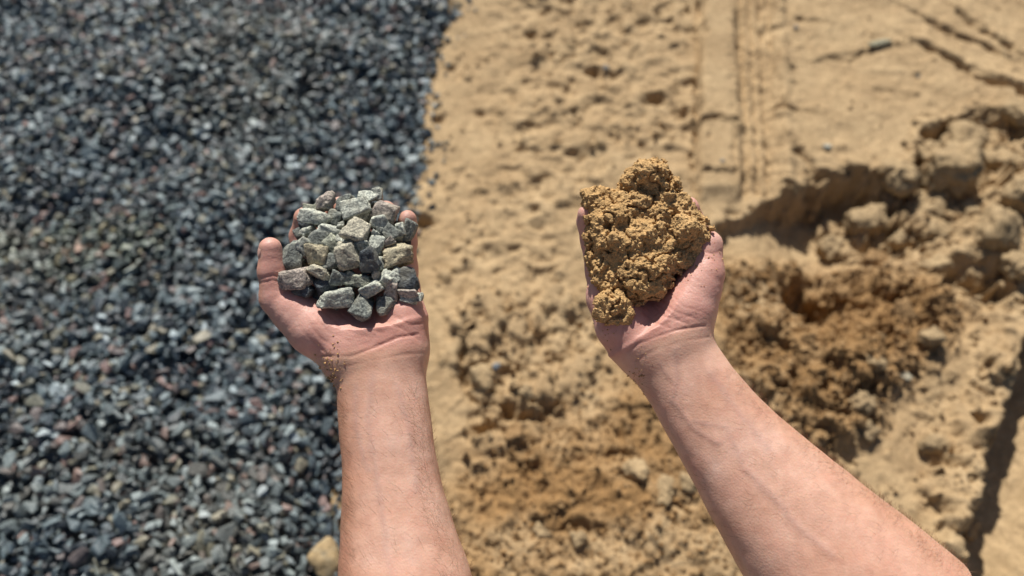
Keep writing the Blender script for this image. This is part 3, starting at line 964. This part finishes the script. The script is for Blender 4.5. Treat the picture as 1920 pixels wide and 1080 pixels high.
fl.chain([(552, 582, -4, 40), (520, 560, 2, 31), (510, 508, 10, 25), (507, 466, 16, 21.5)], 9, 16)
fl.chain([(580, 500, -85, 34), (567, 442, -84, 25), (572, 410, -58, 21), (592, 402, -38, 18)], 6, 12)
fl.chain([(628, 480, -105, 36), (622, 415, -100, 27), (640, 392, -62, 23), (658, 395, -32, 20)], 6, 12)
fl.chain([(690, 480, -105, 34), (707, 415, -95, 26), (722, 402, -60, 22), (724, 394, -34, 18)], 6, 12)
fl.chain([(752, 505, -85, 32), (760, 455, -62, 23), (763, 425, -42, 19.5), (764, 411, -24, 17.5)], 6, 12)
def palmL(U, V): return ss(668, 640, V + (U - 712) * 0.10)
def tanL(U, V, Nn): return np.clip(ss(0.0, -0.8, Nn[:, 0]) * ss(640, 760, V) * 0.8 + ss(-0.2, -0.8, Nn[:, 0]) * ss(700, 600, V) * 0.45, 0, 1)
def dirtL(U, V): return 0.55 * np.exp(-(((U - 650) / 30) ** 2 + ((V - 690) / 38) ** 2)) + 0.35 * ss(430, 400, V) + 0.13 * ss(680, 640, V)
crL = [([(600, 668), (660, 668), (700, 652), (745, 632), (786, 626)], 2.6, 3.0), ([(640, 690), (700, 676), (760, 664), (792, 662)], 1.0, 3.5),
       ([(575, 600), (600, 635), (640, 655)], 1.4, 3.0), ([(590, 590), (615, 622), (655, 640)], 1.2, 3.0), ([(610, 585), (640, 615), (690, 632)], 1.3, 3.0),
       ([(640, 590), (668, 612), (720, 624)], 1.1, 3.0), ([(735, 590), (770, 610), (792, 606)], 1.0, 3.0), ([(720, 600), (760, 620), (790, 640)], 0.8, 3.0),
       ([(560, 612), (590, 645), (612, 664)], 1.2, 3.0), ([(486, 522), (512, 516), (536, 520)], 1.8, 3.5), ([(486, 530), (512, 526), (538, 530)], 1.2, 3.0),
       ([(700, 600), (705, 625), (690, 650)], 0.7, 2.5)]
vnL = [([(700, 700), (690, 780), (705, 880), (720, 1000), (735, 1100)], 1.6, 7), ([(745, 720), (770, 820), (780, 920)], 1.2, 6), ([(668, 720), (668, 800), (690, 880)], 1.2, 5)]
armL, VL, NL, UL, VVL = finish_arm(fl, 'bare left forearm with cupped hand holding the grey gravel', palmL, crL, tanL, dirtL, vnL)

# ---- right arm: sand in the hand
fr = Field((85, -185, -190), (920, 620, 240), VOX)
left_edge = [(1150, 665), (1180, 698), (1210, 740), (1240, 792), (1282, 868), (1320, 940), (1352, 1000), (1396, 1080), (1440, 1160)]
right_edge = [(1318, 608), (1332, 632), (1372, 690), (1440, 765), (1520, 832), (1600, 895), (1700, 972), (1820, 1072), (1900, 1140)]
axR = sweep(fr, left_edge, right_edge, (0.66, 0.72, 0.84), (-6, 85), 0)
fr.chain([(1205, 655, -6, 44), (1165, 612, -4, 44), (1140, 560, -25, 36), (1130, 505, -62, 33)], 22, 30)
fr.chain([(1222, 650, -8, 46), (1178, 475, -98, 34)], 10, 30)
fr.chain([(1248, 645, -8, 46), (1235, 468, -108, 36)], 10, 30)
fr.chain([(1272, 632, -6, 44), (1290, 484, -92, 34)], 10, 30)
fr.chain([(1268, 632, 0, 46), (1292, 580, 2, 44), (1312, 535, 0, 40)], 24, 30)
fr.chain([(1312, 535, 0, 38), (1324, 512, 2, 32), (1327, 460, -6, 26), (1300, 430, -22, 22)], 9, 16)
fr.chain([(1130, 505, -62, 33), (1112, 450, -46, 25.5), (1103, 416, -24, 22), (1102, 402, -6, 19.5)], 6, 12)
fr.chain([(1178, 475, -98, 34), (1162, 405, -92, 26), (1168, 380, -50, 22), (1178, 378, -20, 19)], 6, 12)
fr.chain([(1235, 468, -108, 36), (1232, 395, -102, 27), (1238, 372, -60, 23), (1242, 372, -30, 20)], 6, 12)
fr.chain([(1290, 484, -92, 34), (1296, 415, -82, 26), (1288, 392, -40, 22), (1280, 390, -12, 19)], 6, 12)
def palmR(U, V): return ss(14, -14, (V - 650) + (U - 1200) * 0.42)
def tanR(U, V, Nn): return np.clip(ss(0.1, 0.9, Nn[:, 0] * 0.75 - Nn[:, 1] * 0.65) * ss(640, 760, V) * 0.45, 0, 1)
def dirtR(U, V): return 0.12 * ss(680, 640, V) + 0.25 * np.exp(-(((U - 1215) / 25) ** 2 + ((V - 700) / 45) ** 2))
crR = [([(1176, 660), (1196, 645), (1230, 632), (1270, 618), (1322, 610)], 2.4, 3.0), ([(1190, 678), (1230, 655), (1280, 640), (1328, 632)], 1.0, 3.5),
       ([(1205, 585), (1225, 602), (1255, 615)], 1.3, 2.6), ([(1222, 570), (1245, 592), (1290, 608)], 1.2, 2.6), ([(1238, 560), (1262, 582), (1305, 598)], 1.1, 2.6),
       ([(1255, 550), (1285, 575), (1320, 585)], 1.0, 2.6), ([(1210, 560), (1240, 575), (1270, 600)], 1.0, 2.6), ([(1160, 640), (1172, 610), (1190, 590)], 1.3, 3.0),
       ([(1262, 540), (1300, 552), (1332, 560)], 0.8, 2.6), ([(1230, 610), (1260, 602), (1300, 590)], 0.7, 2.4), ([(1200, 610), (1230, 590), (1262, 565)], 0.7, 2.4),
       ([(1312, 470), (1335, 476), (1352, 470)], 1.4, 3.0)]
vnR = [([(1265, 655), (1270, 700), (1262, 750), (1300, 800), (1345, 830)], 2.0, 6), ([(1235, 680), (1265, 720)], 1.2, 4), ([(1400, 880), (1450, 930), (1500, 990), (1560, 1040)], 2.2, 8),
       ([(1300, 790), (1360, 800), (1400, 880)], 1.2, 6), ([(1330, 700), (1390, 780), (1440, 840)], 1.0, 7)]
armR, VR, NR, UR, VVR = finish_arm(fr, 'bare right forearm with cupped hand holding the moist sand', palmR, crR, tanR, dirtR, vnR)

# elbows and upper arms, out of the picture behind the eye
def upper_arm(ax, c_end, shoulder, label):
    A, d, nrm, T, lf, rf = ax
    t = T - 10
    hw = (rf(t) - lf(t)) / 2; ctr = (rf(t) + lf(t)) / 2
    e = A + d * t + nrm * ctr
    E = np.array([e[0], e[1], c_end * t / T]); r0 = hw * 0.80
    rel = np.array(shoulder) - CAM
    Sh = np.array([rel @ RGT / S, -(rel @ UPV) / S, (D0 - rel @ FWD) / S])
    elb = E + np.array([d[0], d[1], 0.15]) * 90
    mid = elb * 0.45 + Sh * 0.55
    pts = np.array([E, elb, mid, Sh])
    f = Field(pts.min(0) - 190, pts.max(0) + 190, 12.0)
    f.cone(E, elb, r0, r0 * 1.12, 0); f.cone(elb, mid, r0 * 1.12, 124, 30); f.cone(mid, Sh, 124, 140, 30)
    V, Fq = f.mesh()
    o = mesh_obj('upper_arm', loc_to_world(V), Fq, M_SKIN, person)
    o['label'] = label
upper_arm(axL, 115, (-0.20, -0.13, 0.83), 'bent elbow and bare left upper arm')
upper_arm(axR, 85, (0.20, -0.13, 0.83), 'bent elbow and bare right upper arm')

# thumb nail, seen edge-on at the left
def nail(center, right, up, out, w, l, parent):
    g = 9; V = []
    for i in range(g):
        for j in range(g):
            a = (i / (g - 1) * 2 - 1); b = (j / (g - 1) * 2 - 1)
            q = max(abs(a), abs(b)); rr = math.hypot(a, b)
            if rr > 0: a, b = a * q / rr * (0.55 + 0.45 * 1) , b * q / rr
            V.append(center + right * a * w + up * b * l - out * (a * a * w * 0.36 + b * b * l * 0.22))
    F_ = [(i * g + j, (i + 1) * g + j, (i + 1) * g + j + 1, i * g + j + 1) for i in range(g - 1) for j in range(g - 1)]
    o = mesh_obj('thumb_nail', np.array(V), F_, M_NAIL, parent)
    md = o.modifiers.new('thickness', 'SOLIDIFY'); md.thickness = 0.0009; md.offset = 0
    return o
out = (-RGT * 0.93 - FWD * 0.32 + UPV * 0.10); out = out / np.linalg.norm(out)
upn = UPV * 0.98 - FWD * 0.1; upn = upn - out * (upn @ out); upn /= np.linalg.norm(upn)
rgt = np.cross(upn, out)
nail(at(508, 474, 14) + out * 22.5 * S, rgt, upn, out, 13.5 * S, 15 * S, armL)

# short hair on the forearms
def hair(V, Nn, U, Vv, parent, axisd, n, seed, sel):
    rs = np.random.RandomState(seed)
    idx = np.where(sel)[0]; idx = rs.choice(idx, n, replace=False)
    P = loc_to_world(V[idx]); base = RGT * 0
    Vs, Fs = [], []
    wd = (RGT * axisd[0] - UPV * axisd[1])
    for k, i in enumerate(idx):
        nw = RGT * Nn[i, 0] - UPV * Nn[i, 1] - FWD * Nn[i, 2]
        t = wd * (-0.7 + rs.randn() * 0.25) + np.cross(wd, nw) * (rs.randn() * 0.3 + 0.6)
        t = t - nw * (t @ nw); t /= np.linalg.norm(t) + 1e-9
        side = np.cross(nw, t); ln = 0.005 + 0.006 * rs.rand(); w = 0.000065
        b = len(Vs)
        for s_ in range(4):
            f = s_ / 3.0
            c = P[k] + t * ln * f + nw * (0.0002 + ln * 0.32 * math.sin(f * 2.2)) + side * ln * 0.06 * f * f * rs.randn()
            Vs.append(c - side * w * (1 - 0.8 * f)); Vs.append(c + side * w * (1 - 0.8 * f))
        for s_ in range(3): Fs.append((b + 2 * s_, b + 2 * s_ + 1, b + 2 * s_ + 3, b + 2 * s_ + 2))
    o = mesh_obj('arm_hair', np.array(Vs), np.array(Fs), M_HAIR, parent)
    o['kind'] = 'stuff'
hair(VL, NL, UL, VVL, armL, axL[1], 1900, 1, (VVL > 730) & (VVL < 1150) & (NL[:, 2] > -0.5) & ((np.abs(NL[:, 0]) > 0.45) | (np.random.RandomState(1).rand(len(VL)) < 0.10)))
hair(VR, NR, UR, VVR, armR, axR[1], 2100, 2, (VVR > 690) & (VVR < 1150) & (NR[:, 2] > -0.5) & ((NR[:, 0] > 0.35) | (np.random.RandomState(2).rand(len(VR)) < 0.10)))

# ------------------------------------------------------------------ the stones in the left hand
PALE, GREY, DARK, INK = (0.47, 0.49, 0.425), (0.40, 0.415, 0.36), (0.20, 0.215, 0.195), (0.075, 0.088, 0.10)
OCH, TAN, PINK, OLIV = (0.42, 0.37, 0.255), (0.44, 0.41, 0.32), (0.40, 0.345, 0.30), (0.33, 0.345, 0.275)
# zoom x, zoom y, width, height, turn, lift, colour, label  (zoom = 2.92 x the photo from (460, 330))
HS = [(358, 174, 82, 42, -5, -6, OLIV, 'thin dark slab at the upper left corner of the gravel handful'),
      (438, 148, 102, 98, 10, 0, PINK, 'pitted brownish block at the top left of the gravel handful'),
      (380, 228, 172, 76, -12, 4, PALE, 'long pale slab above the index finger side of the gravel handful'),
      (490, 228, 78, 88, 70, -8, DARK, 'dark stone wedged behind the long pale slab'),
      (545, 152, 104, 76, 25, -6, DARK, 'dark green grey stone between the pitted block and the top stones'),
      (603, 178, 142, 104, 22, 8, GREY, 'large grey block in the upper middle of the gravel handful'),
      (660, 115, 138, 76, -10, 0, PALE, 'pale slab at the very top of the gravel handful'),
      (722, 102, 60, 66, 0, -2, GREY, 'small pointed stone at the topmost right of the gravel handful'),
      (762, 200, 166, 112, -14, 2, PINK, 'pinkish brown block beside the little fingertip'),
      (620, 246, 134, 60, 16, -2, TAN, 'flat tan stone below the large grey upper block'),
      (735, 256, 128, 76, -8, 4, GREY, 'grey slab just below the pinkish brown block'),
      (330, 308, 92, 90, 0, 0, GREY, 'square grey stone at the left side, above the thumb gap'),
      (412, 334, 104, 92, 5, 6, DARK, 'dark faced block right of the square grey stone'),
      (470, 298, 140, 66, -15, 2, PALE, 'pale flat slab left of the centre of the handful'),
      (527, 268, 40, 40, 0, 4, GREY, 'tiny grey chip above the pale flat slab'),
      (620, 308, 156, 120, -12, 10, TAN, 'big tan block in the centre of the upper half'),
      (705, 322, 58, 58, 0, 8, PALE, 'small pale stone at the right shoulder of the big tan block'),
      (745, 318, 52, 86, 90, -4, DARK, 'narrow dark stone standing under the grey slab'),
      (806, 318, 106, 88, -38, 0, DARK, 'dark leaning stone near the little finger'),
      (848, 284, 64, 70, 0, 4, PALE, 'small pale stone over the little finger'),
      (897, 302, 78, 116, 72, -4, DARK, 'dark upright stone resting on the little finger'),
      (790, 366, 72, 56, 22, 6, PINK, 'thin pink edged chip above the round ochre stone'),
      (836, 440, 172, 134, 16, 8, OCH, 'big rounded ochre stone at the right side of the handful'),
      (712, 388, 84, 108, 80, 6, PALE, 'pale speckled stone standing right of the centre'),
      (632, 380, 94, 56, 5, 8, PALE, 'small flat pale stone just right of the centre'),
      (562, 442, 118, 152, -78, 14, TAN, 'upright tan and pink block at the centre of the handful'),
      (480, 386, 96, 102, 45, 2, OLIV, 'olive grey stone left of the upright tan block'),
      (530, 346, 62, 60, 0, 6, PALE, 'small pale stone on top of the olive grey stone'),
      (396, 432, 116, 120, 0, 6, OCH, 'rounded ochre stone left of the centre'),
      (325, 385, 84, 84, 32, 8, PALE, 'pale angular stone on the left, over the large dark one'),
      (262, 440, 116, 160, 72, 4, DARK, 'large dark grey stone next to the thumb'),
      (468, 470, 92, 88, 0, 4, DARK, 'dark blue green stone below the olive grey stone'),
      (680, 470, 120, 134, -62, 14, INK, 'shiny bluish black stone right of the upright tan block'),
      (742, 478, 46, 96, 92, 4, GREY, 'narrow grey stone between the bluish black and the big ochre stone'),
      (398, 520, 136, 84, -20, 14, TAN, 'pale flat topped stone above the lower left stones'),
      (265, 567, 168, 116, 17, 12, PINK, 'large pale pinkish stone at the lower left, by the thumb ball'),
      (302, 622, 160, 78, -5, 0, INK, 'dark stone under the large pale pinkish stone'),
      (435, 600, 96, 96, 30, 2, INK, 'inky stone between the lower left stones and the front block'),
      (510, 562, 88, 92, 0, 6, DARK, 'dark stone just above the large pale front block'),
      (590, 568, 94, 98, 0, 2, OLIV, 'dark olive stone low in the middle of the handful'),
      (645, 572, 90, 74, 0, 8, OLIV, 'grey olive stone above the lowest stone'),
      (716, 546, 54, 58, 0, 10, PINK, 'small pinkish chip right of the grey olive stone'),
      (768, 570, 96, 96, -40, 8, GREY, 'speckled grey stone at the lower right'),
      (815, 560, 80, 104, -52, 6, PALE, 'pale greenish stone above the thin pinkish slab at the lower right'),
      (888, 572, 116, 118, 0, -2, INK, 'deep blue black stone at the right edge, below the ochre stone'),
      (695, 618, 118, 92, 15, 12, PALE, 'pale grey stone leaning over the lowest stones'),
      (800, 632, 74, 134, 82, 6, PINK, 'pinkish stone standing upright at the lower right'),
      (500, 670, 184, 126, 13, 12, PALE, 'large pale block at the front of the handful, on the palm'),
      (635, 730, 126, 156, 55, 10, DARK, 'big dark grey stone lowest on the palm'),
      (765, 706, 136, 98, -15, 6, DARK, 'dark stone on the heel of the palm, right of the lowest stone'),
      (888, 640, 124, 52, -4, 8, PINK, 'thin pinkish slab at the lower right edge of the gravel handful'),
      (902, 676, 100, 60, 0, 6, PALE, 'pale grey green stone under the thin pinkish slab at the lower right'),
      (956, 662, 34, 48, 0, 4, GREY, 'tiny chip at the far right tip of the handful')]

def pile_c(u, v):
    c = np.interp(v, [350, 420, 500, 560, 610], [-30, 2, 24, 26, 16])
    return c - 14 * ((u - 655) / 130.0) ** 2 * (1 if v < 520 else 0.3)

def hand_stone(i, u, v, w, h, ang, c, colr, thick, icos=None):
    rs = np.random.RandomState(500 + i)
    V, Fc = facet_rock(rs, (w / 2 * S, h / 2 * S, thick * S), 6, 60, 0.075, 2.8, icos=icos or ICO3)
    o = mesh_obj('stone', V, Fc, M_ROCK)
    # stone axes: long side and short side across the view, turned a little out of it
    a = math.radians(ang)
    ax = RGT * math.cos(a) + UPV * math.sin(a); ay = -RGT * math.sin(a) + UPV * math.cos(a); az = -FWD
    M = Matrix((ax, ay, az)).transposed().to_quaternion()
    t = Quaternion((1, 0, 0), rs.randn() * 0.16) @ Quaternion((0, 1, 0), rs.randn() * 0.16)
    o.rotation_mode = 'QUATERNION'; o.rotation_quaternion = M @ t
    o.location = at(u, v, c)
    j = 0.88 + 0.24 * rs.rand()
    o.color = (colr[0] * j, colr[1] * j, colr[2] * j, 1)
    return o
for i, (zx, zy, w, h, ang, lift, colr, lab) in enumerate(HS):
    u, v = 460 + zx / 2.92, 330 + zy / 2.92
    w, h = w / 2.92, h / 2.92
    if abs(ang) > 60: w, h = h, w                      # width and height were read upright; the stone's long side is turned
    th = 0.42 * min(w, h) + 2
    o = hand_stone(i, u, v, w * 1.2, h * 1.2, ang, pile_c(u, v) + lift - 4, colr, th)
    tag(o, lab, 'stone', 'stones of the gravel handful')
# stones further down in the heap
frs = np.random.RandomState(77)
n = 0
for row, v in enumerate(range(392, 590, 27)):
    for u in range(566, 748, 30):
        uu, vv = u + frs.randn() * 6 + (row % 2) * 12, v + frs.randn() * 6
        if v > 560 and uu < 600: continue
        if vv < 410 and (uu < 580 or uu > 745): continue
        c = pile_c(uu, vv) - 26 + frs.randn() * 4
        o = hand_stone(900 + n, uu, vv, 34, 28, frs.rand() * 180, c, [DARK, INK, OLIV, DARK][n % 4], 13, ICO2)
        tag(o, 'stone wedged low in the gravel handful, mostly hidden by others', 'stone', 'hidden stones of the gravel handful')
        n += 1

# ------------------------------------------------------------------ the sand in the right hand
def sand_heap(name, blobs, n_crumb, seed, label, vox=1.3, lo=None, hi=None, cat='sand'):
    P = np.array([np.concatenate([loc(u, v, c), [r]]) for u, v, c, r in blobs])
    lo = (P[:, :3] - P[:, 3:4]).min(0) - 12; hi = (P[:, :3] + P[:, 3:4]).max(0) + 12
    f = Field(lo, hi, vox)
    rs = np.random.RandomState(seed)
    for q in P: f.ball(q[:3], q[3], 10)
    sl, X, Y, Z = f.window(lo, hi + 5)
    X, Y, Z = np.broadcast_arrays(X, Y, Z)
    near = np.abs(f.F[sl]) < 22
    nz = fbm(X[near] / 36, Y[near] / 36, Z[near] / 36, 4, 0.52)
    rg = np.abs(fbm(X[near] / 40 + 9, Y[near] / 40, Z[near] / 40, 3, 0.5))
    tmp = f.F[sl]; tmp[near] += (nz * 20 + 9 * np.exp(-(rg / 0.06) ** 2)).astype(np.float32)
    f.F[sl] = tmp
    V, Fq = f.mesh()
    Nn = vert_normals(V, Fq)
    for k in rs.choice(len(V), n_crumb):                       # crumbs grown on the surface
        r = 0.8 + 2.4 * rs.rand() ** 5
        f.ball(V[k] + Nn[k] * (rs.rand() * 0.7) * r, r, 1.2)
    V, Fq = f.mesh()
    Nn = vert_normals(V, Fq)
    V = V + Nn * (fbm(V[:, 0] / 2.6, V[:, 1] / 2.6, V[:, 2] / 2.6, 2, 0.6) * 1.3)[:, None]
    o = mesh_obj(name, loc_to_world(V), Fq, M_HANDSAND)
    fattr(o, 'damp', np.zeros(len(V)))
    tag(o, label, cat)
    return o
HEAP = [(1216, 332, -2, 33), (1190, 348, -6, 28), (1238, 358, 0, 30), (1200, 382, 4, 33), (1228, 410, 0, 34), (1260, 372, -2, 26), (1276, 400, -4, 30),
        (1140, 372, 0, 26), (1114, 386, 6, 26), (1104, 400, 6, 13), (1130, 408, 14, 34), (1160, 410, 12, 36), (1120, 435, 10, 28), (1140, 450, 16, 34), (1172, 452, 20, 36),
        (1300, 418, -4, 30), (1320, 430, 0, 20), (1290, 445, 4, 32), (1262, 450, 0, 34), (1222, 462, 4, 38), (1306, 462, 2, 22), (1318, 452, 2, 15),
        (1132, 490, 8, 30), (1128, 520, 6, 26), (1160, 500, 18, 34), (1195, 500, 24, 36), (1232, 498, 18, 32), (1270, 485, 8, 28), (1286, 490, 4, 22),
        (1180, 532, 18, 30), (1210, 534, 22, 28), (1232, 542, 16, 20), (1242, 528, 12, 20), (1160, 548, 12, 26), (1190, 556, 12, 18), (1140, 545, 8, 22),
        (1166, 376, 4, 26), (1175, 356, -4, 20), (1278, 424, 10, 28), (1190, 450, -20, 60), (1250, 430, -35, 50), (1150, 440, -25, 50), (1200, 500, -15, 45), (1285, 440, -35, 40)]
heap = sand_heap('sand_handful', HEAP, 11000, 3, 'heaped handful of moist golden sand in the right palm')
sand_heap('sand_clump', [(1148, 574, 34, 27), (1140, 588, 34, 24), (1128, 572, 30, 20), (1164, 592, 34, 16), (1160, 566, 32, 20), (1152, 602, 36, 11)], 520, 5,
          'rounded crumbly sand clump on the heel of the right palm')
sand_heap('sand_clump', [(1314, 502, 22, 9), (1320, 506, 22, 6), (1308, 498, 20, 6)], 40, 6, 'small sand crumb lying by the ball of the right thumb', vox=1.0)

# grains stuck to the skin
def grains(name, V, Nn, sel_w, n, r0, r1, seed, label, mat):
    rs = np.random.RandomState(seed)
    w = sel_w / sel_w.sum()
    idx = rs.choice(len(V), n, p=w)
    P = loc_to_world(V[idx]); Vs, Fs, off = [], [], 0
    for k in range(n):
        Vp, Fp = PROTO[rs.randint(len(PROTO))]
        r = r0 + (r1 - r0) * rs.rand() ** 3
        i = idx[k]; nw = RGT * Nn[i, 0] - UPV * Nn[i, 1] - FWD * Nn[i, 2]
        Vs.append(Vp * 2 * r + P[k] + nw * r * 0.5); Fs.append(Fp + off); off += len(Vp)
    o = mesh_obj(name, np.concatenate(Vs), np.concatenate(Fs), mat)
    fattr(o, 'damp', np.zeros(off)); tag(o, label, 'sand grains', kind='stuff')
g1 = np.exp(-(((UL - 622) / 17) ** 2 + ((VVL - 684) / 32) ** 2)) * (NL[:, 2] > -0.2)
grains('sand_grains', VL, NL, g1, 300, 0.00016, 0.0009, 1, 'sand grains stuck to the edge of the left wrist', M_HANDSAND)
g2 = (np.exp(-(((UR - 1200) / 12) ** 2 + ((VVR - 705) / 28) ** 2)) + 0.5 * np.exp(-(((UR - 1150) / 22) ** 2 + ((VVR - 622) / 14) ** 2))
      + 0.5 * np.exp(-(((UR - 1335) / 14) ** 2 + ((VVR - 470) / 22) ** 2)) + 0.3 * np.exp(-(((UR - 1270) / 40) ** 2 + ((VVR - 520) / 14) ** 2))) * (NR[:, 2] > -0.2) + 0.008 * (VVR < 660) * (NR[:, 2] > 0)
grains('sand_grains', VR, NR, g2, 420, 0.00016, 0.0007, 2, 'fine sand grains dusting the right palm and wrist', M_HANDSAND)
